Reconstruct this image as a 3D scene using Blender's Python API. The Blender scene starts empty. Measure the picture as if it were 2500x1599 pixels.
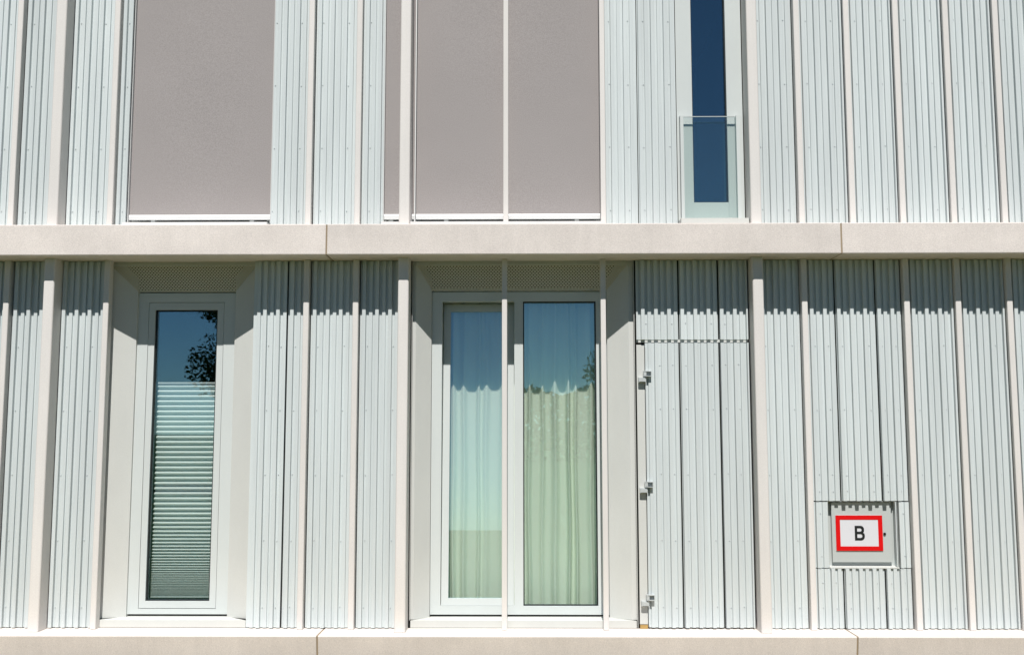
import bpy, math, random
from mathutils import Vector, Matrix

random.seed(7)
scene = bpy.context.scene
COL = scene.collection
R = math.radians

# ------------------------------------------------------------------ camera
cam_data = bpy.data.cameras.new('camera')
cam_data.sensor_width = 36.0
cam_data.lens = 35.0
cam_data.clip_start = 0.05
cam_data.clip_end = 2000.0
cam = bpy.data.objects.new('camera', cam_data)
COL.objects.link(cam)
PITCH, YAW, ROLL = R(5.82), R(-0.60), R(-0.03)
fwd = Vector((math.sin(YAW) * math.cos(PITCH), math.cos(YAW) * math.cos(PITCH), math.sin(PITCH)))
rgt = Vector((math.cos(YAW), -math.sin(YAW), 0))
upv = rgt.cross(fwd)
r2 = math.cos(ROLL) * rgt + math.sin(ROLL) * upv
u2 = -math.sin(ROLL) * rgt + math.cos(ROLL) * upv
m3 = Matrix((r2, u2, -fwd)).transposed()
cam.matrix_world = Matrix.Translation((0, -7.0, 1.65)) @ m3.to_4x4()
scene.camera = cam

# ------------------------------------------------------------------ sky, sun, exposure
SUN_EL, SUN_AZ = R(57.1), R(0.0)          # the sun stands straight in front of the facade
world = bpy.data.worlds.new('World')
scene.world = world
world.use_nodes = True
wn = world.node_tree
wn.nodes.clear()
wo = wn.nodes.new('ShaderNodeOutputWorld')
bg = wn.nodes.new('ShaderNodeBackground')
sky = wn.nodes.new('ShaderNodeTexSky')
sky.sky_type = 'NISHITA'
sky.sun_disc = False
sky.sun_elevation = SUN_EL
sky.sun_rotation = math.pi + SUN_AZ
sky.air_density = 0.65
sky.dust_density = 0.1
sky.ozone_density = 2.5
bg.inputs['Strength'].default_value = 0.05
wn.links.new(sky.outputs[0], bg.inputs[0])
wn.links.new(bg.outputs[0], wo.inputs[0])

sun_d = bpy.data.lights.new('sun', 'SUN')
sun_d.energy = 5.0
sun_d.angle = R(0.5)
sun_d.color = (1.0, 0.965, 0.92)
sun = bpy.data.objects.new('sun', sun_d)
COL.objects.link(sun)
sun.rotation_euler = (math.pi / 2 - SUN_EL, 0, SUN_AZ)
sun.location = (0, -20, 25)

vs = scene.view_settings
vs.view_transform = 'Standard'
vs.look = 'None'
vs.exposure = 0.2
vs.gamma = 1.0
vs.use_curve_mapping = False
scene.cycles.max_bounces = 10
scene.cycles.transparent_max_bounces = 16


# ------------------------------------------------------------------ materials
def new_mat(name):
    m = bpy.data.materials.new(name)
    m.use_nodes = True
    nt = m.node_tree
    return m, nt, nt.nodes['Principled BSDF']


def node(nt, kind, **kw):
    n = nt.nodes.new(kind)
    for k, v in kw.items():
        setattr(n, k, v)
    return n


def painted(name, col, rough=0.5, var=0.06, scale=(3, 3, 1.2), fine=0.03, fine_scale=260.0, bump=0.0,
            bump_scale=200.0, spec=0.4, obj_var=0.03, coords='Object', streak=0.0, wave=0.0):
    """paint, metal or concrete: base colour with cloudy variation, fine speckle and fine relief"""
    m, nt, b = new_mat(name)
    L = nt.links.new
    tc = node(nt, 'ShaderNodeTexCoord')
    mp = node(nt, 'ShaderNodeMapping')
    mp.inputs['Scale'].default_value = scale
    L(tc.outputs[coords], mp.inputs[0])
    oi = node(nt, 'ShaderNodeObjectInfo')
    off = node(nt, 'ShaderNodeVectorMath', operation='ADD')
    L(mp.outputs[0], off.inputs[0])
    sc = node(nt, 'ShaderNodeMath', operation='MULTIPLY')
    sc.inputs[1].default_value = 37.0
    L(oi.outputs['Random'], sc.inputs[0])
    L(sc.outputs[0], off.inputs[1])
    n1 = node(nt, 'ShaderNodeTexNoise')
    n1.inputs['Scale'].default_value = 1.6
    n1.inputs['Detail'].default_value = 5
    L(off.outputs[0], n1.inputs['Vector'])
    n2 = node(nt, 'ShaderNodeTexNoise')
    n2.inputs['Scale'].default_value = fine_scale
    n2.inputs['Detail'].default_value = 2
    L(tc.outputs[coords], n2.inputs['Vector'])

    def rng(sock, lo, hi):
        r = node(nt, 'ShaderNodeMapRange')
        r.inputs['From Min'].default_value = 0.3
        r.inputs['From Max'].default_value = 0.7
        r.inputs['To Min'].default_value = lo
        r.inputs['To Max'].default_value = hi
        L(sock, r.inputs['Value'])
        return r.outputs[0]
    a = rng(n1.outputs[0], 1 - var, 1 + var)
    c = rng(n2.outputs[0], 1 - fine, 1 + fine)
    o = node(nt, 'ShaderNodeMapRange')
    o.inputs['To Min'].default_value = 1 - obj_var
    o.inputs['To Max'].default_value = 1 + obj_var
    L(oi.outputs['Random'], o.inputs['Value'])
    p = node(nt, 'ShaderNodeMath', operation='MULTIPLY')
    L(a, p.inputs[0]); L(c, p.inputs[1])
    q = node(nt, 'ShaderNodeMath', operation='MULTIPLY')
    L(p.outputs[0], q.inputs[0]); L(o.outputs[0], q.inputs[1])
    last = q.outputs[0]
    if streak:                                   # faint rain streaks, long in z
        ms = node(nt, 'ShaderNodeMapping')
        ms.inputs['Scale'].default_value = (14, 14, 0.9)
        L(off.outputs[0], ms.inputs[0])
        n4 = node(nt, 'ShaderNodeTexNoise')
        n4.inputs['Scale'].default_value = 1.0
        n4.inputs['Detail'].default_value = 6
        n4.inputs['Roughness'].default_value = 0.65
        L(ms.outputs[0], n4.inputs['Vector'])
        k = node(nt, 'ShaderNodeMath', operation='MULTIPLY')
        L(last, k.inputs[0]); L(rng(n4.outputs[0], 1 - streak, 1 + 0.4 * streak), k.inputs[1])
        last = k.outputs[0]
    v = node(nt, 'ShaderNodeVectorMath', operation='SCALE')
    v.inputs[0].default_value = col
    L(last, v.inputs['Scale'])
    L(v.outputs[0], b.inputs['Base Color'])
    b.inputs['Roughness'].default_value = rough
    b.inputs['Specular IOR Level'].default_value = spec
    if bump:
        n3 = node(nt, 'ShaderNodeTexNoise')
        n3.inputs['Scale'].default_value = bump_scale
        n3.inputs['Detail'].default_value = 3
        L(tc.outputs[coords], n3.inputs['Vector'])
        bp = node(nt, 'ShaderNodeBump')
        bp.inputs['Strength'].default_value = bump
        bp.inputs['Distance'].default_value = 0.002
        L(n3.outputs[0], bp.inputs['Height'])
        L(bp.outputs[0], b.inputs['Normal'])
    if wave:                                     # slow unevenness of thin sheet or cloth
        n5 = node(nt, 'ShaderNodeTexNoise')
        n5.inputs['Scale'].default_value = 3.2
        n5.inputs['Detail'].default_value = 1
        L(off.outputs[0], n5.inputs['Vector'])
        bw = node(nt, 'ShaderNodeBump')
        bw.inputs['Strength'].default_value = 1.0
        bw.inputs['Distance'].default_value = wave
        L(n5.outputs[0], bw.inputs['Height'])
        L(bw.outputs[0], b.inputs['Normal'])
    return m


M = {}
M['panel'] = painted('coated_metal', (0.590, 0.638, 0.642), rough=0.48, var=0.05, scale=(6, 6, 0.5), fine=0.03, spec=0.35, obj_var=0.04, streak=0.045, wave=0.006)
M['post'] = painted('cast_post', (0.70, 0.674, 0.648), rough=0.6, var=0.03, scale=(5, 5, 1), fine=0.05, bump=0.15, spec=0.3, streak=0.03)
M['concrete'] = painted('precast_concrete', (0.695, 0.64, 0.60), rough=0.85, var=0.06, scale=(1.2, 1.2, 2.5), fine=0.10, fine_scale=170,
                        bump=0.5, bump_scale=160, spec=0.2, obj_var=0.03, streak=0.05)
M['frame'] = painted('window_frame_paint', (0.575, 0.61, 0.60), rough=0.42, var=0.02, fine=0.02, spec=0.4)
M['reveal'] = painted('reveal_sheet', (0.575, 0.585, 0.56), rough=0.5, var=0.03, fine=0.04, spec=0.35)
M['white'] = painted('white_paint', (0.68, 0.685, 0.68), rough=0.45, var=0.02, fine=0.02)
M['screen'] = painted('screen_fabric', (0.335, 0.31, 0.305), rough=0.9, var=0.02, scale=(1, 1, 1), fine=0.14, fine_scale=190, spec=0.1, obj_var=0.0, wave=0.0025)
M['dark'] = painted('dark_membrane', (0.018, 0.018, 0.017), rough=0.9, var=0.05, spec=0.1)
M['sealant'] = painted('joint_sealant', (0.33, 0.26, 0.18), rough=0.8, var=0.1)
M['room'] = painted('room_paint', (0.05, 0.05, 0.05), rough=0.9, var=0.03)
M['galv'] = painted('galvanised_steel', (0.47, 0.50, 0.50), rough=0.38, var=0.08, scale=(30, 30, 30), spec=0.6)
M['rivet'] = painted('rivet_metal', (0.48, 0.51, 0.525), rough=0.45)
M['wood'] = painted('raw_timber', (0.42, 0.27, 0.09), rough=0.7, var=0.15, scale=(2, 20, 20))
M['red'] = painted('red_print', (0.64, 0.003, 0.004), rough=0.4, var=0.01, fine=0.01)
M['signwhite'] = painted('sign_white', (0.64, 0.645, 0.68), rough=0.4, var=0.01, fine=0.01)
M['black'] = painted('black_print', (0.012, 0.014, 0.014), rough=0.5, var=0.02)
M['plate'] = painted('box_door_paint', (0.475, 0.505, 0.495), rough=0.45, var=0.02, fine=0.02)
M['bounce_strip'] = painted('warm_bounce', (0.56, 0.41, 0.16), rough=0.9, var=0.12, scale=(1, 1, 1), fine=0.15, fine_scale=60, bump=0.4)  # warm bright tone chosen for the light it throws onto the soffit
M['lawn'] = painted('lawn', (0.042, 0.060, 0.022), rough=0.95, var=0.25, scale=(0.5, 0.5, 0.5), fine=0.3, fine_scale=25, spec=0.1)
M['bark'] = painted('bark', (0.09, 0.065, 0.045), rough=0.95, var=0.3, scale=(8, 8, 2), spec=0.1)
M['leaf'] = painted('leaf', (0.05, 0.085, 0.025), rough=0.6, var=0.3, scale=(1, 1, 1), spec=0.25)
M['sidewall'] = painted('render', (0.6, 0.6, 0.57), rough=0.85, var=0.05)


def make_glass(name, tint, refl, f0):
    m, nt, b = new_mat(name)
    nt.nodes.remove(b)
    out = nt.nodes['Material Output']
    lw = node(nt, 'ShaderNodeLayerWeight')
    lw.inputs['Blend'].default_value = 0.5
    pw = node(nt, 'ShaderNodeMath', operation='POWER')
    pw.inputs[1].default_value = 5.0
    nt.links.new(lw.outputs['Facing'], pw.inputs[0])
    fr = node(nt, 'ShaderNodeMapRange')          # Schlick: f0 head-on, 1 at grazing
    fr.inputs['To Min'].default_value = f0
    fr.inputs['To Max'].default_value = 1.0
    nt.links.new(pw.outputs[0], fr.inputs['Value'])
    tr = node(nt, 'ShaderNodeBsdfTransparent')
    tr.inputs[0].default_value = (*tint, 1)
    gl = node(nt, 'ShaderNodeBsdfGlossy')
    gl.inputs['Color'].default_value = (*refl, 1)
    gl.inputs['Roughness'].default_value = 0.0
    mx = node(nt, 'ShaderNodeMixShader')
    nt.links.new(fr.outputs[0], mx.inputs[0])
    nt.links.new(tr.outputs[0], mx.inputs[1])
    nt.links.new(gl.outputs[0], mx.inputs[2])
    nt.links.new(mx.outputs[0], out.inputs[0])
    return m


M['glass'] = make_glass('coated_glass', (0.985, 1.0, 0.985), (0.52, 0.88, 1.0), 0.21)
M['clear'] = make_glass('clear_glass', (0.968, 0.99, 0.975), (0.85, 1.0, 0.98), 0.09)


def make_fabric(name, col, trans, mixf):
    m, nt, b = new_mat(name)
    nt.nodes.remove(b)
    out = nt.nodes['Material Output']
    d = node(nt, 'ShaderNodeBsdfDiffuse')
    d.inputs[0].default_value = (*col, 1)
    t = node(nt, 'ShaderNodeBsdfTranslucent')
    t.inputs[0].default_value = (*trans, 1)
    mx = node(nt, 'ShaderNodeMixShader')
    mx.inputs[0].default_value = mixf
    tc = node(nt, 'ShaderNodeTexCoord')
    nz = node(nt, 'ShaderNodeTexNoise')
    nz.inputs['Scale'].default_value = 220
    nt.links.new(tc.outputs['Object'], nz.inputs['Vector'])
    bp = node(nt, 'ShaderNodeBump')
    bp.inputs['Strength'].default_value = 0.15
    bp.inputs['Distance'].default_value = 0.001
    nt.links.new(nz.outputs[0], bp.inputs['Height'])
    nt.links.new(bp.outputs[0], d.inputs['Normal'])
    nt.links.new(d.outputs[0], mx.inputs[1])
    nt.links.new(t.outputs[0], mx.inputs[2])
    nt.links.new(mx.outputs[0], out.inputs[0])
    return m


M['curtain'] = make_fabric('sheer_curtain', (0.90, 0.965, 0.84), (0.8, 0.85, 0.75), 0.08)
M['blind'] = make_fabric('pleated_fabric', (0.76, 0.80, 0.79), (0.6, 0.65, 0.55), 0.0)


def make_perforated():
    m, nt, b = new_mat('perforated_sheet')
    out = nt.nodes['Material Output']
    b.inputs['Base Color'].default_value = (0.55, 0.53, 0.46, 1)
    b.inputs['Roughness'].default_value = 0.5
    tc = node(nt, 'ShaderNodeTexCoord')
    mp = node(nt, 'ShaderNodeMapping')
    mp.inputs['Rotation'].default_value = (0, R(45), 0)
    mp.inputs['Scale'].default_value = (1, 0, 1.0)
    nt.links.new(tc.outputs['Object'], mp.inputs[0])
    vo = node(nt, 'ShaderNodeTexVoronoi')
    vo.inputs['Scale'].default_value = 1 / 0.0165
    vo.inputs['Randomness'].default_value = 0.0
    nt.links.new(mp.outputs[0], vo.inputs['Vector'])
    lt = node(nt, 'ShaderNodeMath', operation='LESS_THAN')
    lt.inputs[1].default_value = 0.25
    nt.links.new(vo.outputs['Distance'], lt.inputs[0])
    tr = node(nt, 'ShaderNodeBsdfTransparent')
    mx = node(nt, 'ShaderNodeMixShader')
    nt.links.new(lt.outputs[0], mx.inputs[0])
    nt.links.new(b.outputs[0], mx.inputs[1])
    nt.links.new(tr.outputs[0], mx.inputs[2])
    nt.links.new(mx.outputs[0], out.inputs[0])
    return m


M['perforated'] = make_perforated()


# ------------------------------------------------------------------ mesh helpers
class MB:
    """collects faces; build() links them as ONE mesh object"""

    def __init__(self):
        self.v, self.f = [], []

    def poly(self, pts):
        n = len(self.v)
        self.v += [tuple(p) for p in pts]
        self.f.append(tuple(range(n, n + len(pts))))
        return self

    def box(self, x0, x1, y0, y1, z0, z1):
        n = len(self.v)
        self.v += [(x0, y0, z0), (x1, y0, z0), (x1, y1, z0), (x0, y1, z0), (x0, y0, z1), (x1, y0, z1), (x1, y1, z1), (x0, y1, z1)]
        self.f += [tuple(n + i for i in q) for q in ((0, 3, 2, 1), (4, 5, 6, 7), (0, 1, 5, 4), (1, 2, 6, 5), (2, 3, 7, 6), (3, 0, 4, 7))]
        return self

    def prism_z(self, prof, z0, z1):
        """prof: counter-clockwise xy outline"""
        n, k = len(self.v), len(prof)
        self.v += [(x, y, z0) for x, y in prof] + [(x, y, z1) for x, y in prof]
        for i in range(k):
            j = (i + 1) % k
            self.f.append((n + i, n + j, n + k + j, n + k + i))
        self.f.append(tuple(n + k - 1 - i for i in range(k)))
        self.f.append(tuple(n + k + i for i in range(k)))
        return self

    def prism_x(self, prof, x0, x1):
        """prof: counter-clockwise yz outline seen from +x"""
        n, k = len(self.v), len(prof)
        self.v += [(x0, y, z) for y, z in prof] + [(x1, y, z) for y, z in prof]
        for i in range(k):
            j = (i + 1) % k
            self.f.append((n + i, n + j, n + k + j, n + k + i))
        self.f.append(tuple(n + k - 1 - i for i in range(k)))
        self.f.append(tuple(n + k + i for i in range(k)))
        return self

    def ring(self, x0, x1, z0, z1, w, y0, y1, wb=None, wt=None):
        """rectangular frame ring lying in the xz plane"""
        wb = w if wb is None else wb
        wt = w if wt is None else wt
        self.box(x0, x0 + w, y0, y1, z0, z1)
        self.box(x1 - w, x1, y0, y1, z0, z1)
        self.box(x0 + w, x1 - w, y0, y1, z0, z0 + wb)
        self.box(x0 + w, x1 - w, y0, y1, z1 - wt, z1)
        return self

    def mesh(self, name, mat, smooth=False):
        me = bpy.data.meshes.new(name)
        me.from_pydata(self.v, [], self.f)
        me.materials.append(M[mat] if isinstance(mat, str) else mat)
        if smooth:
            me.polygons.foreach_set('use_smooth', [True] * len(me.polygons))
        me.update()
        return me

    def build(self, name, mat, parent=None, loc=(0, 0, 0), smooth=False):
        return put(name, self.mesh(name, mat, smooth), parent, loc)


def put(name, me, parent=None, loc=(0, 0, 0)):
    o = bpy.data.objects.new(name, me)
    COL.objects.link(o)
    o.parent = parent
    o.location = loc
    return o


def empty(name, loc=(0, 0, 0), parent=None):
    o = bpy.data.objects.new(name, None)
    o.empty_display_size = 0.2
    COL.objects.link(o)
    o.parent = parent
    o.location = loc
    return o


def tag(o, label=None, cat=None, group=None, kind=None):
    for k, v in (('label', label), ('category', cat), ('group', group), ('kind', kind)):
        if v:
            o[k] = v
    return o


def rounded(x0, x1, y0, y1, r, seg=4, back=True):
    """xy outline with rounded front (y0) corners, counter-clockwise"""
    pts = []
    for cx, cy, a0 in ((x0 + r, y0 + r, 180), (x1 - r, y0 + r, 270)):
        for i in range(seg + 1):
            a = R(a0 + 90 * i / seg)
            pts.append((cx + r * math.cos(a), cy + r * math.sin(a)))
    pts += [(x1, y1), (x0, y1)]
    return pts


# ------------------------------------------------------------------ key levels (metres)
LEDGE_Z = 0.291          # top of the lower concrete ledge
SOFFIT_Z, BAND_Z = 2.842, 3.056
STOREY = BAND_Z - LEDGE_Z
TOP_SOFFIT, TOP_BAND = SOFFIT_Z + STOREY, BAND_Z + STOREY
X_MIN, X_MAX = -5.62, 5.75

# ------------------------------------------------------------------ ground
g = MB().poly([(-300, -300, 0), (300, -300, 0), (300, 300, 0), (-300, 300, 0)]).build('lawn', 'lawn')
tag(g, 'short green lawn in front of the building', 'lawn', kind='structure')
g = MB().box(-40, 40, -1.0, -0.55, -0.1, 0.02).build('bounce_strip', 'bounce_strip')  # unseen strip, added to bounce warm sunlight up under the concrete band
tag(g, 'added sandy strip before the facade that bounces warm light up to the soffit', 'light reflector', kind='structure')

# ------------------------------------------------------------------ the building
B = empty('apartment_building')
tag(B, 'apartment building with pale corrugated metal cladding, concrete bands and slim vertical posts', 'building')


# concrete bands: precast slabs with open joints between them
def slabs(joints, z0, z1, yf, under=0.0):
    xs = [X_MIN] + joints + [X_MAX]
    for a, b_ in zip(xs[:-1], xs[1:]):
        g0 = 0.006
        r = 0.006
        prof = [(yf + under + r, z0), (0.10, z0), (0.10, z1), (yf + r, z1), (yf + 0.3 * r, z1 - 0.3 * r), (yf, z1 - r), (yf + under, z0 + r), (yf + under + 0.3 * r, z0 + 0.3 * r)]
        MB().prism_x(prof, a + g0, b_ - g0).build('concrete_slab', 'concrete', B)
    for j in joints:
        MB().prism_x([(yf + under + 0.004, z0 + 0.003), (0.09, z0 + 0.003), (0.09, z1 - 0.004), (yf + 0.004, z1 - 0.004)], j - 0.0065, j + 0.0065).build('joint_seal', 'sealant', B)


slabs([-4.88, -1.362, 2.203], -0.05, LEDGE_Z, -0.255, 0.055)
slabs([-4.88, -1.348, 2.186], SOFFIT_Z, BAND_Z, -0.255)
slabs([-4.88, -1.348, 2.186], TOP_SOFFIT, TOP_BAND, -0.255)

# dark sheathing behind the cladding, with the window openings left out
wall = MB()
YB = 0.014
for x0, x1, z0, z1 in ((X_MIN, -2.956, 0.1, 2.9), (-1.902, -0.779, 0.1, 2.9), (0.787, 2.106, 0.1, 2.9), (2.586, X_MAX, 0.1, 2.9),
                       (2.106, 2.586, 0.1, 0.70), (2.106, 2.586, 1.155, 2.9),
                       (-2.956, -1.902, 0.1, 0.30), (-0.779, 0.787, 0.1, 0.30),
                       (X_MIN, -2.838, 2.9, 5.5), (-1.806, -0.998, 2.9, 5.5), (0.585, 1.116, 2.9, 5.5), (1.596, X_MAX, 2.9, 5.5),
                       (X_MIN, X_MAX, 5.5, 5.7)):
    wall.box(x0, x1, YB, YB + 0.03, z0, z1)
wall.build('sheathing_wall', 'dark', B)
MB().box(X_MIN, X_MIN + 0.25, 0.05, 8.0, 0, TOP_BAND).build('side_wall', 'sidewall', B)
MB().box(X_MAX - 0.25, X_MAX, 0.05, 8.0, 0, TOP_BAND).build('side_wall', 'sidewall', B)
MB().box(X_MIN + 0.25, X_MAX - 0.25, 7.8, 8.0, 0, TOP_BAND).build('rear_wall', 'sidewall', B)
MB().box(X_MIN + 0.001, X_MAX - 0.001, 0.11, 8.05, TOP_BAND + 0.002, TOP_BAND + 0.2).build('roof', 'sidewall', B)

# ------------------------------------------------------------------ corrugated panels
PITCH_R, HI_W, MID_W = 0.0923, 0.0275, 0.025
HI, MID = 0.0245, 0.0122
_cache = {}


def panel(x0, x1, z0, z1, h0, rows=(), rivets_at=None, parent=None):
    """one folded sheet: alternating high and half-high ribs; h0 is the x of a high rib's left edge"""
    w, h, off = round(x1 - x0, 4), round(z1 - z0, 4), round(h0 - x0, 4)
    key = (w, h, off)
    if key not in _cache:
        segs = []
        for k in range(-9, 10):
            segs.append((off + k * PITCH_R + 0.001, HI_W - 0.002, HI))
            segs.append((off + 0.048 + k * PITCH_R, MID_W, MID))
        segs.sort()
        prof = [(0, 0)]
        for s, ww, d in segs:
            a, c = max(s, 0.0), min(s + ww, w)
            if c - a < 0.008:
                continue
            t = 0.0010 * d / MID          # the flanks lean a little
            if a <= 0.0005:
                prof = [(0, -d)]
            else:
                prof += [(a - t, 0), (a, -d + 0.0015), (a + 0.0015, -d)]
            if c >= w - 0.0005:
                prof += [(w, -d)]
            else:
                prof += [(c - 0.0015, -d), (c, -d + 0.0015), (c + t, 0)]
        if prof[-1][0] < w - 0.001:
            prof.append((w, 0))
        prof += [(w, 0.008), (0, 0.008)]
        _cache[key] = MB().prism_z(prof, 0, h).mesh('corrugated_panel', 'panel')
    o = put('corrugated_panel', _cache[key], parent or B, (x0, 0, z0))
    rz = [z for z in rows if z0 + 0.02 < z < z1 - 0.02]
    if rz:
        if rivets_at is None:
            rivets_at = [h0 + 0.0375, h0 + 0.0375 + 2 * PITCH_R]
        mb = MB()
        for z in rz:
            for x in rivets_at:
                if not x0 + 0.008 < x < x1 - 0.008:
                    continue
                dx, dz = random.uniform(-.002, .002), random.uniform(-.004, .004)
                n, cx, cz = len(mb.v), x - x0 + dx, z - z0 + dz
                for k in range(8):
                    a = k * math.pi / 4
                    mb.v.append((cx + .0048 * math.cos(a), 0.0005, cz + .0048 * math.sin(a)))
                for k in range(8):
                    a = k * math.pi / 4
                    mb.v.append((cx + .0034 * math.cos(a), -0.0036, cz + .0034 * math.sin(a)))
                for k in range(8):
                    mb.f.append((n + k, n + (k + 1) % 8, n + 8 + (k + 1) % 8, n + 8 + k))
                mb.f.append(tuple(n + 8 + k for k in range(8)))
        if mb.v:
            if parent is None:
                r = mb.build('rivets', 'rivet', o)
            else:
                r = put('rivets', mb.mesh('rivets', 'rivet'), parent, (x0, 0, z0))
            tag(r, kind='stuff')
    return o


ROWS_UP = (3.205, 3.664, 4.129, 4.601, 5.06, 5.47)
ROWS_LO = (2.232, 1.783, 1.334, 0.882, 0.430)
ROWS_DOOR = (2.39, 2.098, 1.792, 1.340, 0.887, 0.435)
ZL0, ZL1 = LEDGE_Z + 0.006, SOFFIT_Z - 0.003
ZU0, ZU1 = BAND_Z + 0.006, TOP_SOFFIT - 0.003

# post centres: the same bay grid on both storeys
THIN_LO = [-5.44, -5.08, -4.72, -4.37, -4.01, -3.652, -2.942, -1.524, -1.175, 1.980, 2.694, 3.053, 3.411, 3.767, 4.123, 4.48, 4.84, 5.19, 5.55]
THIN_UP = THIN_LO[:10] + [2.339] + THIN_LO[10:]
WIDE = [-3.308, -0.828, 1.635]
MULL = [-0.125, 0.567]
HT, HW = 0.0205, 0.0375      # half widths

thin_prof = rounded(-HT, HT, -0.055, 0.009, 0.007)
wide_prof = rounded(-HW, HW, -0.148, 0.009, 0.011)
mull_prof = rounded(-0.0185, 0.0185, -0.066, -0.018, 0.005)
for (za, zb, thin) in ((LEDGE_Z + 0.002, SOFFIT_Z - 0.001, THIN_LO), (BAND_Z + 0.002, TOP_SOFFIT - 0.001, THIN_UP)):
    me_t = MB().prism_z(thin_prof, 0, zb - za).mesh('slim_post', 'post')
    me_w = MB().prism_z(wide_prof, 0, zb - za).mesh('deep_post', 'post')
    me_m = MB().prism_z(mull_prof, 0, zb - za).mesh('mullion', 'post')
    for x in thin:
        put('slim_post', me_t, B, (x, 0, za))
    for x in WIDE:
        put('deep_post', me_w, B, (x, 0, za))
    for x in MULL:
        put('mullion', me_m, B, (x + (0.009 if za > 2 else 0), 0, za))


def bay(xa, xb, z0, z1, rows, wide_a=False, wide_b=False):
    a = xa + (HW if wide_a else HT) + 0.006
    b_ = xb - (HW if wide_b else HT) - 0.006
    panel(a, b_, z0, z1, xa + HT + 0.021, rows)


# ordinary bays
for (thin, z0, z1, rows, up_) in ((THIN_LO, ZL0, ZL1, ROWS_LO, False), (THIN_UP, ZU0, ZU1, ROWS_UP, True)):
    allp = sorted([(x, False) for x in thin] + [(x, True) for x in WIDE])
    for (xa, wa), (xb, wb) in zip(allp[:-1], allp[1:]):
        if xb - xa > 0.5 or (up_ and xb == -0.828):
            continue
        bay(xa, xb, z0, z1, rows, wa, wb)
panel(X_MIN + 0.002, -5.44 - HT - .002, ZL0, ZL1, X_MIN + .02)
panel(X_MIN + 0.002, -5.44 - HT - .002, ZU0, ZU1, X_MIN + .02)
panel(5.55 + HT + .002, X_MAX - .002, ZL0, ZL1, 5.59)
panel(5.55 + HT + .002, X_MAX - .002, ZU0, ZU1, 5.59)

# lower storey, between the narrow window and the second slim post
panel(-1.906, -1.670, ZL0, ZL1, -1.835, ROWS_LO, [-1.797, -1.705])
panel(-1.660, -1.547, ZL0, ZL1, -1.644, ROWS_LO, [-1.6065])
# upper storey around the screened windows
panel(-2.942 + HT + .002, -2.843, ZU0, ZU1, -2.91, ROWS_UP, [-2.872])
panel(-1.803, -1.547, ZU0, ZU1, -1.735, ROWS_UP, [-1.79, -1.605])
panel(-1.152, -0.998, ZU0, ZU1, -1.134, ROWS_UP, [-1.097, -1.02])
panel(0.600, 0.828, ZU0, ZU1, 0.640, ROWS_UP, [0.632, 0.768])
panel(0.834, 1.110, ZU0, ZU1, 0.840, ROWS_UP, [0.878, 1.062])

# ------------------------------------------------------------------ service door
ZD = 2.252
for a, b_, h0 in ((0.803, 1.098, 0.835), (1.109, 1.378, 1.1125), (1.389, 1.586, 1.390)):
    panel(a, b_, ZD + 0.023, ZL1, h0, (2.39,), [h0 + .0375, h0 + .0375 + 2 * PITCH_R])
MB().box(0.803, 1.586, 0.0025, 0.0085, ZD + 0.004, ZD + 0.0245).build('flashing', 'reveal', B)
door = empty('service_door', (0, 0, 0), B)
tag(door, label='corrugated metal service door with three steel hinges on its left edge')
for a, b_, h0 in ((0.862, 1.098, 0.835), (1.109, 1.378, 1.1125), (1.389, 1.586, 1.390)):
    panel(a, b_, ZL0 + 0.004, ZD, h0, ROWS_DOOR[1:], [h0 + .0375 + PITCH_R, h0 + .0375 + 2 * PITCH_R] if h0 < 0.9 else [h0 + .0375, h0 + .0375 + (2 if h0 < 1.3 else 1) * PITCH_R], parent=door)
MB().box(0.803, 0.858, 0.002, 0.010, LEDGE_Z + 0.03, ZD - 0.012).build('hinge_plate', 'reveal', door)
MB().box(0.804, 0.857, -0.004, 0.012, LEDGE_Z + 0.001, LEDGE_Z + 0.027).build('packing_strip', 'wood', door)
MB().box(0.862, 0.868, -0.014, 0.0, LEDGE_Z + 0.02, ZD - 0.03).build('edge_trim', 'panel', door)
for hz in (2.021, 1.256, 0.491):
    hm = MB()
    # lower knuckle block on the plate, upper strap leaf on the door, pin between
    hm.box(0.812, 0.864, -0.030, 0.002, hz - 0.045, hz - 0.012)
    hm.box(0.818, 0.858, -0.034, -0.030, hz - 0.041, hz - 0.016)
    hm.box(0.846, 0.902, -0.040, -0.006, hz - 0.006, hz - 0.002)
    hm.box(0.846, 0.902, -0.040, -0.006, hz + 0.028, hz + 0.032)
    hm.box(0.846, 0.850, -0.040, -0.006, hz - 0.002, hz + 0.028)
    hm.box(0.898, 0.902, -0.040, -0.006, hz - 0.002, hz + 0.028)
    hm.box(0.850, 0.898, -0.016, -0.010, hz - 0.002, hz + 0.028)
    hm.box(0.850, 0.866, -0.038, -0.016, hz + 0.000, hz + 0.026)
    k = 10
    cx, cy, rr = 0.855, -0.022, 0.008
    prof = [(cx + rr * math.cos(2 * math.pi * i / k), cy + rr * math.sin(2 * math.pi * i / k)) for i in range(k)]
    hm.prism_z(prof, hz - 0.012, hz - 0.006)
    hm.build('hinge', 'galv', door)

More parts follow.
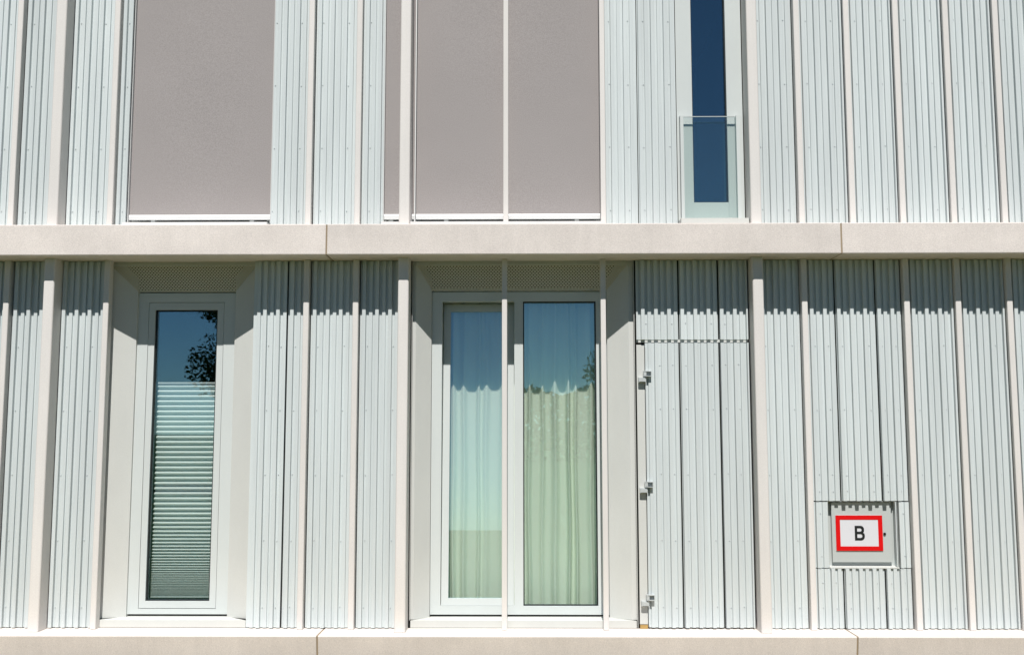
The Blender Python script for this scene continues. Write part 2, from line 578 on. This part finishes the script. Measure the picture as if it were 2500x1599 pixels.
# ------------------------------------------------------------------ meter cabinet hatch with sign
HT0, HB0 = 1.152, 0.699
for a, b_, h0, rv in ((2.0065, 2.1985, 2.022, [2.060, 2.152]), (2.2085, 2.4840, 2.2115, [2.249, 2.434]), (2.4940, 2.667, 2.4945, [2.532, 2.624])):
    panel(a, b_, HT0 + 0.004, ZL1, h0, ROWS_LO[:3] + (1.22,), rv)
    panel(a, b_, ZL0, HB0 - 0.003, h0, (0.60, 0.43), rv)
panel(2.004, 2.108, HB0 + 0.003, HT0 - 0.004, 2.022, (1.07, 0.78), [2.060])
panel(2.592, 2.669, HB0 + 0.003, HT0 - 0.004, 2.587, (1.07, 0.78), [2.628])
cab = empty('meter_cabinet', (0, 0, 0), B)
tag(cab, label='recessed grey cabinet door in the cladding behind the red bordered sign')
n = MB()
n.box(2.108, 2.588, 0.044, 0.050, HB0 - 0.002, HT0 + 0.003)
n.box(2.108, 2.111, 0.0, 0.044, HB0, HT0)
n.box(2.585, 2.588, 0.0, 0.044, HB0, HT0)
n.box(2.111, 2.585, 0.004, 0.044, HT0 - 0.003, HT0 + 0.0)
n.build('niche', 'plate', cab)
MB().prism_x([(-0.012, HB0 - 0.001), (0.044, HB0 - 0.001), (0.044, HB0 + 0.012), (-0.012, HB0 + 0.006)], 2.1115, 2.5845).build('niche_sill', 'reveal', cab)
MB().prism_z(rounded(2.140, 2.552, 0.021, 0.043, 0.003), 0.737, 1.144).build('cabinet_door', 'plate', cab)
k = 12
lk = MB()
for rr, ya, yb in ((0.009, 0.014, 0.021), (0.0055, 0.012, 0.0139)):
    nn = len(lk.v)
    for y in (ya, yb):
        for i in range(k):
            a = 2 * math.pi * i / k
            lk.v.append((2.502 + rr * math.cos(a), y, 0.929 + rr * math.sin(a)))
    for i in range(k):
        lk.f.append((nn + i, nn + k + i, nn + k + (i + 1) % k, nn + (i + 1) % k))
    lk.f.append(tuple(nn + i for i in range(k)))
lk.build('lock', 'dark', cab)
MB().prism_z(rounded(2.5725, 2.580, -0.006, 0.043, 0.002), HB0 + 0.013, HT0 - 0.004).build('edge_trim', 'panel', cab)

# ------------------------------------------------------------------ windows
# --- narrow window, lower left
W1 = empty('window', (0, 0, 0), B)
tag(W1, label='narrow window with half drawn pleated blind in a splayed reveal')
FY = 0.128
MB().ring(-2.785, -2.073, 0.361, 2.631, 0.082, FY, FY + 0.07, wb=0.037, wt=0.068).build('frame', 'frame', W1)
s = MB().ring(-2.701, -2.158, 0.402, 2.560, 0.045, FY + 0.003, FY + 0.075, wb=0.048, wt=0.052)
s.build('sash', 'frame', W1)
MB().ring(-2.655, -2.204, 0.4505, 2.5075, 0.008, FY + 0.016, FY + 0.03).build('gasket', 'black', W1)
MB().box(-2.655, -2.204, FY + 0.031, FY + 0.042, 0.451, 2.507).build('pane', 'glass', W1)


def reveal(parent, xl, yl, xlb, xr, yr, xrb, yb, flat_l=0.0, flat_r=0.0):
    """splayed sheet-metal sides round a window; back edge at depth yb, a short return runs on to the frame"""
    t = 0.003
    zb0 = LEDGE_Z + 0.054
    # left: outer return, flat lip, splay, back return
    pl = [(xl, 0.0), (xl, yl), (xl + flat_l, yl), (xlb, yb), (xlb, FY + 0.02)]
    pr = [(xr, 0.0), (xr, yr), (xr - flat_r, yr), (xrb, yb), (xrb, FY + 0.02)]
    for p, sgn in ((pl, 1), (pr, -1)):
        p = [q for i, q in enumerate(p) if i == 0 or q != p[i - 1]]
        mb = MB()
        outer = [(x - sgn * t, y + t * 0.4) for x, y in p]
        prof = p + outer[::-1]
        if sgn < 0:
            prof = prof[::-1]
        mb.prism_z(prof, zb0, SOFFIT_Z - 0.002)
        mb.build('reveal_panel', 'reveal', parent)


reveal(W1, -2.957, 0.041, -2.778, -1.906, 0.049, -2.069, 0.108)


def head(parent, xl, xr, xlb, xrb, yf, yb, zf, zb):
    """sloping perforated head panel, trapezoid, with a plain lip at its front edge"""
    cx, cz = (xl + xr) / 2, zb
    mb = MB()
    mb.poly([(xl - cx, yf, zf - cz), (xr - cx, yf, zf - cz), (xrb - cx, yb, 0), (xlb - cx, yb, 0)])
    mb.build('perforated_panel', 'perforated', parent, (cx, 0, cz))
    MB().poly([(xl, yf + 0.03, zf + .02), (xr, yf + 0.03, zf + .02), (xrb, yb + 0.03, zb + .02), (xlb, yb + 0.03, zb + .02)]).build('cavity_lining', 'dark', parent)
    MB().box(xlb, xrb, yb, FY + 0.02, zb - 0.001, zb + 0.003).build('head_trim', 'reveal', parent)
    MB().box(xl + 0.003, xr - 0.003, yf - 0.012, yf + 0.002, zf + 0.0, SOFFIT_Z - 0.001).build('head_lip', 'reveal', parent)


head(W1, -2.957, -1.906, -2.778, -2.069, 0.044, 0.108, 2.814, 2.639)


def sill(parent, xl, xr, xlb, xrb):
    yf = 0.012
    z0 = LEDGE_Z + 0.003
    prof = [(yf, z0), (FY + 0.03, z0), (FY + 0.03, z0 + 0.053), (FY - 0.005, z0 + 0.052), (yf, z0 + 0.048)]
    n = len(prof)
    mb = MB()
    k0 = len(mb.v)

    def xat(y, a, b_):
        t = min(1, max(0, (y - 0.045) / 0.06))
        return a + (b_ - a) * t
    for (a, b_) in ((xl, xlb), (xr, xrb)):
        mb.v += [(xat(y, a, b_), y, z) for y, z in prof]
    # straight box nose plus tapered slope
    for i in range(n):
        j = (i + 1) % n
        mb.f.append((i, j, n + j, n + i))
    mb.f.append(tuple(n - 1 - i for i in range(n)))
    mb.f.append(tuple(n + i for i in range(n)))
    mb.build('sill', 'reveal', parent)


sill(W1, -2.952, -1.911, -2.775, -2.072)

# --- double window, lower centre: tilted sash on the left, fixed light on the right
W2 = empty('window', (0, 0, 0), B)
tag(W2, label='double window with its left sash tilted open and pale curtains behind')
fr = MB()
fr.box(-0.650, -0.578, FY, FY + 0.075, 0.361, 2.634)
fr.box(0.529, 0.604, FY, FY + 0.075, 0.361, 2.634)
fr.box(-0.578, 0.529, FY, FY + 0.075, 0.361, 0.419)
fr.box(-0.578, 0.529, FY, FY + 0.075, 2.566, 2.634)
fr.box(-0.058, 0.004, FY, FY + 0.075, 0.419, 2.566)
fr.build('frame', 'frame', W2)
MB().ring(0.0045, 0.5285, 0.4195, 2.5655, 0.008, FY + 0.018, FY + 0.032).build('gasket', 'black', W2)
MB().box(0.0045, 0.5285, FY + 0.034, FY + 0.046, 0.4195, 2.5655).build('pane', 'glass', W2)
# tilting sash, hinged along its foot
TILT = R(2.75)
sash = MB().ring(-0.574, -0.062, 0.0, 2.142, 0.050, 0.0, 0.036, wb=0.050, wt=0.055).build('sash', 'frame', W2, (0, FY + 0.010, 0.4205))
sash.rotation_euler = (-TILT, 0, 0)
pane = MB().box(-0.524, -0.112, 0.014, 0.024, 0.0502, 2.0868).build('pane', 'glass', W2, (0, FY + 0.010, 0.4205))
pane.rotation_euler = (-TILT, 0, 0)
reveal(W2, -0.779, 0.030, -0.652, 0.787, 0.030, 0.606, 0.108, flat_l=0.022, flat_r=0.034)
head(W2, -0.757, 0.753, -0.652, 0.606, 0.033, 0.108, 2.814, 2.642)
sill(W2, -0.774, 0.782, -0.648, 0.602)
MB().box(0.7875, 0.7905, -0.002, 0.012, LEDGE_Z + 0.005, ZL1).build('edge_trim', 'reveal', W2)

# rooms behind the panes: dark closed linings, open only towards the window
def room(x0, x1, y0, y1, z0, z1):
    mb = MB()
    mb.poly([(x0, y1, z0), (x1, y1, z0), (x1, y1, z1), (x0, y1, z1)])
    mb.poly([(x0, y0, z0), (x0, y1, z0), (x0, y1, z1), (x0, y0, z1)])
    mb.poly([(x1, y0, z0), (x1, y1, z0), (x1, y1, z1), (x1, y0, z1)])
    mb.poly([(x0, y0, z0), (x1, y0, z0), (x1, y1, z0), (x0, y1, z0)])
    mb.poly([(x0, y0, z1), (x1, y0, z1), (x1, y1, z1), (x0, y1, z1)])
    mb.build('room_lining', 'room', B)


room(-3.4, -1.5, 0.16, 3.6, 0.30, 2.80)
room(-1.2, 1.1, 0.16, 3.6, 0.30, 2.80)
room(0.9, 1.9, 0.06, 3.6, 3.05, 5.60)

# --- tall slit window, upper right
W3 = empty('window', (0, 0, 0), B)
tag(W3, label='tall slit window in a wide pale frame above the concrete band')
UY = 0.012
MB().ring(1.117, 1.592, 3.075, 5.48, 0.113, UY, UY + 0.07, wb=0.075, wt=0.08).build('frame', 'frame', W3)
MB().box(1.2302, 1.4788, UY + 0.004, UY + 0.07, 3.1503, 3.262).build('sash', 'frame', W3)
MB().ring(1.2305, 1.4785, 3.2625, 5.3995, 0.006, UY + 0.018, UY + 0.03).build('gasket', 'black', W3)
MB().box(1.2305, 1.4785, UY + 0.032, UY + 0.044, 3.2625, 5.3995).build('pane', 'glass', W3)
MB().box(1.117, 1.592, -0.11, 0.0, BAND_Z + 0.030, BAND_Z + 0.066).build('sill', 'reveal', W3)

# glass guard in front of the slit window
G = empty('glass_guard_rail', (1.345, -0.022, 3.115))
tag(G, 'clear glass guard rail with thin metal side rails before the slit window', 'guard rail')
MB().box(-0.188, 0.188, -0.005, 0.005, 0.012, 0.762).build('pane', 'clear', G)
for sx in (-1, 1):
    c = sx * 0.200
    MB().box(c - 0.0115, c + 0.0115, -0.014, 0.030, 0.003, 0.772).build('side_rail', 'frame', G)
MB().box(-0.188, 0.188, -0.0045, 0.0045, 0.762, 0.7665).build('edge_strip', 'frame', G)
MB().box(-0.215, 0.215, -0.012, 0.012, -0.012, 0.002).build('base_rail', 'sealant', G)

# ------------------------------------------------------------------ screened windows, upper storey
for nm, x0, x1 in (('a', -2.838, -1.806), ('b', -0.998, 0.585)):
    w = empty('window', (0, 0, 0), B)
    tag(w, label={'a': 'upper window wholly covered by one wide taupe screen',
                  'b': 'wide upper window behind a deep post, covered by two taupe screens'}[nm])
    MB().ring(x0 - 0.002, x1 + 0.002, BAND_Z - 0.04, 5.5, 0.05, 0.10, 0.16).build('frame', 'frame', w)
    MB().box(x0 + 0.048, x1 - 0.048, 0.125, 0.137, BAND_Z + 0.011, 5.45).build('pane', 'glass', w)
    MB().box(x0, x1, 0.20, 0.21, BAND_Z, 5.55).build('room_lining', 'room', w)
    MB().box(x0 + 0.002, x1 - 0.002, -0.085, 0.095, BAND_Z + 0.016, BAND_Z + 0.052).build('sill', 'white', w)
    for xx, sg in ((x0, 1), (x1, -1)):
        MB().box(min(xx, xx + sg * 0.004), max(xx, xx + sg * 0.004), 0.008, 0.10, BAND_Z + 0.06, 5.5).build('guide_rail', 'white', w)


def screen(x0, x1, label):
    t = empty('roller_screen', ((x0 + x1) / 2, 0.030, BAND_Z + 0.09))
    tag(t, label, 'roller screen', 'taupe roller screens on the upper storey')
    hw = (x1 - x0) / 2
    # cloth sheet with a hint of sag
    mb = MB()
    nx, nz = 10, 12
    zt = 5.49 - (BAND_Z + 0.09)
    ph = x0
    for j in range(nz + 1):
        for i in range(nx + 1):
            u, v = i / nx, j / nz
            y = 0.0025 * math.sin(math.pi * u) * math.sin(3.0 * v + ph)
            mb.v.append((-hw + 2 * hw * u, y, 0.03 + (zt - 0.03) * v))
    for j in range(nz):
        for i in range(nx):
            a = j * (nx + 1) + i
            mb.f.append((a, a + 1, a + nx + 2, a + nx + 1))
    mb.build('cloth', 'screen', t, smooth=True)
    MB().prism_x([(-0.012, 0.0), (0.010, 0.0), (0.010, 0.038), (-0.006, 0.038), (-0.012, 0.026)], -hw, hw).build('bottom_rail', 'white', t)
    MB().box(-hw + 0.3 * hw, -hw + 0.3 * hw + 0.03, 0.01, 0.05, -0.012, 0.008).build('stop', 'galv', t)
    MB().box(hw - 0.3 * hw, hw - 0.3 * hw + 0.03, 0.01, 0.05, -0.012, 0.008).build('stop', 'galv', t)


screen(-2.832, -1.812, 'wide taupe roller screen on the left, with no post in front of it')
screen(-0.992, -0.776, 'narrow strip of taupe roller screen half hidden by the deep post')
screen(-0.763, 0.579, 'widest taupe roller screen, with slim pale mullions standing in front')
MB().box(-0.773, -0.766, -0.002, 0.090, BAND_Z + 0.06, 5.49).build('guide_rail', 'white', B)

# ------------------------------------------------------------------ sign
sg = empty('sign', (2.327, 0.0205, 0.935))
tag(sg, 'rectangular white sign with thick red border and black letter B', 'sign')
hw, hh, bw = 0.161, 0.1205, 0.0300
MB().box(-hw, hw, -0.004, 0.0, -hh, hh).build('board', 'signwhite', sg)
bd = MB()
for (x0, x1, z0, z1) in ((-hw, -hw + bw, -hh, hh), (hw - bw, hw, -hh, hh), (-hw + bw, hw - bw, -hh, -hh + bw), (-hw + bw, hw - bw, hh - bw, hh)):
    bd.box(x0, x1, -0.0056, -0.0042, z0, z1)
bd.build('border', 'red', sg)


def letter_b():
    cu = bpy.data.curves.new('letter', 'CURVE')
    cu.dimensions = '2D'
    cu.fill_mode = 'BOTH'
    cu.extrude = 0.0006

    def bowl(x0, xs, z0, z1, r):
        """outline: square left corners, rounded right ones"""
        p = [(x0, z0), (xs - r, z0)]
        for i in range(9):
            a = R(-90 + 90 * i / 8)
            p.append((xs - r + r * math.cos(a), z0 + r + r * math.sin(a)))
        for i in range(9):
            a = R(0 + 90 * i / 8)
            p.append((xs - r + r * math.cos(a), z1 - r + r * math.sin(a)))
        p.append((x0, z1))
        return p
    w, h, st = 0.068, 0.099, 0.0165
    mid = 0.051
    lo = bowl(0, w, 0, mid + st / 2, 0.026)
    hi = bowl(0, w - 0.004, mid - st / 2, h, 0.024)
    # outer outline: lower bowl up to the waist, then upper bowl
    xw = w - 0.010
    outer = [q for q in lo[:-1] if not (q[1] > mid - 0.002)] + [(xw, mid - 0.001), (xw, mid + 0.002)] + [q for q in hi[2:] if q[1] > mid + 0.003]
    in1 = bowl(st, w - st, st, mid - st / 2, 0.013)
    in2 = bowl(st, w - 0.004 - st, mid + st / 2, h - st, 0.012)
    for pts in (outer, in1, in2):
        sp = cu.splines.new('POLY')
        sp.points.add(len(pts) - 1)
        for q, pt in zip(pts, sp.points):
            pt.co = (q[0] - w / 2, q[1] - h / 2, 0, 1)
        sp.use_cyclic_u = True
    tmp = bpy.data.objects.new('letter', cu)
    me = bpy.data.meshes.new_from_object(tmp)
    bpy.data.objects.remove(tmp)
    me.transform(Matrix.Rotation(R(90), 4, 'X'))
    me.materials.clear()
    me.materials.append(M['black'])
    return me


put('letter', letter_b(), sg, (0.003, -0.0052, 0.0))

# ------------------------------------------------------------------ pleated blind behind the narrow window
pb = empty('pleated_blind', (-2.421, 0.197, 0.465))
tag(pb, 'pale pleated blind drawn two thirds up the narrow window', 'blind')
PW = 0.218
MB().box(-PW, PW, -0.012, 0.012, 1.512, 1.524).build('top_rail', 'white', pb)
MB().box(-PW, PW, -0.013, 0.013, 0.0, 0.016).build('bottom_rail', 'galv', pb)
zs = [1.511]
z = 1.511
while z > 0.022:
    t = z / 1.511
    p = 0.0365 if t > 0.45 else 0.0065 + 0.030 * (max(t, 0.0) / 0.45) ** 0.9
    z -= p
    zs.append(max(z, 0.018))
HL = 0.034
for a, b_ in zip(zs[:-1], zs[1:]):
    p = a - b_
    d = math.sqrt(max(HL * HL - (p / 2) ** 2, 1e-6))
    ym, zm = 0.5 * d, (a + b_) / 2
    th = 0.0012
    mb = MB()
    # back fold at top, front fold in the middle, back fold at bottom
    pts = [(ym, a), (-ym, zm), (ym, b_)]
    for (y0, z0), (y1, z1) in zip(pts[:-1], pts[1:]):
        mb.poly([(-PW, y0, z0), (PW, y0, z0), (PW, y1, z1), (-PW, y1, z1)])
    mb.build('pleat', 'blind', pb)


# ------------------------------------------------------------------ curtains
def curtain(x0, x1, y0, seed, label, amp):
    t = empty('curtain', ((x0 + x1) / 2, y0, 0.335))
    tag(t, label, 'curtain', 'sheer curtains in the double window')
    rnd = random.Random(seed)
    w, h = x1 - x0, 2.40
    nx, nz = 180, 40
    # irregular folds: sum of bumps
    bumps = []
    x = 0.0
    while x < w:
        bumps.append((x + rnd.uniform(-.008, .008), rnd.uniform(.012, .024), amp * rnd.uniform(.030, .066), rnd.uniform(0, 6)))
        x += rnd.uniform(0.040, 0.12)
    mb = MB()
    for j in range(nz + 1):
        v = j / nz
        for i in range(nx + 1):
            u = i / nx
            xx = u * w
            y = 0.006 * math.sin(7 * u + 2 * v + seed)
            for (c, s_, a, ph) in bumps:
                cc = c + 0.008 * math.sin(2.2 * v + ph) * (1 - v)
                fade = 0.75 + 0.25 * math.sin(3.0 * v + ph)
                y -= a * fade * math.exp(-((xx - cc) / s_) ** 2)
            mb.v.append((-w / 2 + xx + 0.004 * math.sin(11 * v + 9 * u), y + 0.02, v * h))
    for j in range(nz):
        for i in range(nx):
            a = j * (nx + 1) + i
            mb.f.append((a, a + 1, a + nx + 2, a + nx + 1))
    mb.build('cloth', 'curtain', t, smooth=True)
    MB().box(-w / 2 - 0.02, w / 2 + 0.02, -0.01, 0.012, h, h + 0.02).build('track', 'white', t)


curtain(-0.66, -0.035, 0.318, 3, 'bluish sheer curtain behind the tilted left sash', 0.85)
curtain(-0.030, 0.62, 0.328, 11, 'greenish sheer curtain behind the fixed right pane', 1.3)


# ------------------------------------------------------------------ trees across the lawn (seen mirrored in the panes)
def tree(name, loc, h, r, seed, label, leaves=42000):
    rnd = random.Random(seed)
    t = empty(name, loc)
    tag(t, label, 'tree')
    tr = MB()

    def limb(p0, p1, r0, r1, seg=7):
        d = (p1 - p0).normalized()
        a = d.orthogonal().normalized()
        b_ = d.cross(a)
        n = len(tr.v)
        for p, q in ((p0, r0), (p1, r1)):
            for i in range(seg):
                an = 2 * math.pi * i / seg
                tr.v.append(tuple(p + a * q * math.cos(an) + b_ * q * math.sin(an)))
        for i in range(seg):
            tr.f.append((n + i, n + (i + 1) % seg, n + seg + (i + 1) % seg, n + seg + i))
    fork = Vector((0.1, 0, h * 0.33))
    limb(Vector((0, 0, -0.05)), fork, 0.22, 0.15)
    clumps = []
    for i in range(26):
        an = rnd.uniform(0, 2 * math.pi)
        rad = r * rnd.uniform(0.15, 0.8)
        tip = Vector((rad * math.cos(an), rad * math.sin(an), h * rnd.uniform(0.38, 0.92)))
        mid = fork.lerp(tip, 0.5) + Vector((0, 0, 0.2))
        limb(fork, mid, 0.09, 0.05, 5)
        limb(mid, tip, 0.05, 0.02, 5)
        clumps.append((tip, rnd.uniform(0.6, 1.1) * r * 0.5))
    tr.build('trunk', 'bark', t, smooth=True)
    cr = MB()
    for i in range(leaves):
        c, rad = rnd.choice(clumps)
        d = Vector((rnd.gauss(0, 1), rnd.gauss(0, 1), rnd.gauss(0, 0.8)))
        d = d.normalized() * rad * rnd.random() ** 0.45
        p = c + d
        a = Vector((rnd.gauss(0, 1), rnd.gauss(0, 1), rnd.gauss(0, 1))).normalized()
        b_ = a.orthogonal().normalized()
        s_ = rnd.uniform(0.035, 0.09)
        cr.poly([p - a * s_, p + b_ * s_ * 0.6, p + a * s_, p - b_ * s_ * 0.6])
    cr.build('crown', 'leaf', t)


tree('broadleaf_tree', (-8.35, -25.0, 0), 8.4, 2.4, 5, 'tall broadleaf tree mirrored in the narrow window above the blind')
tree('broadleaf_tree', (4.9, -30.0, 0), 6.4, 2.5, 9, 'round broadleaf tree mirrored at the right edge of the double window')
rnd = random.Random(21)
hd = MB()
for i in range(16000):
    x = rnd.uniform(-0.5, 60)
    top = 3.3 + 0.5 * math.sin(x * 0.6) + 0.4 * math.sin(x * 1.7 + 1)
    z = top * rnd.random() ** 0.7
    y = -46 + rnd.uniform(-1.2, 1.2)
    p = Vector((x, y, z))
    a = Vector((rnd.gauss(0, 1), rnd.gauss(0, 1), rnd.gauss(0, 1))).normalized()
    b_ = a.orthogonal().normalized()
    s_ = rnd.uniform(0.14, 0.30)
    hd.poly([p - a * s_, p + b_ * s_ * 0.6, p + a * s_, p - b_ * s_ * 0.6])
h = hd.build('hedgerow', 'leaf')
tag(h, 'far green hedgerow beyond the lawn', 'hedge', kind='stuff')
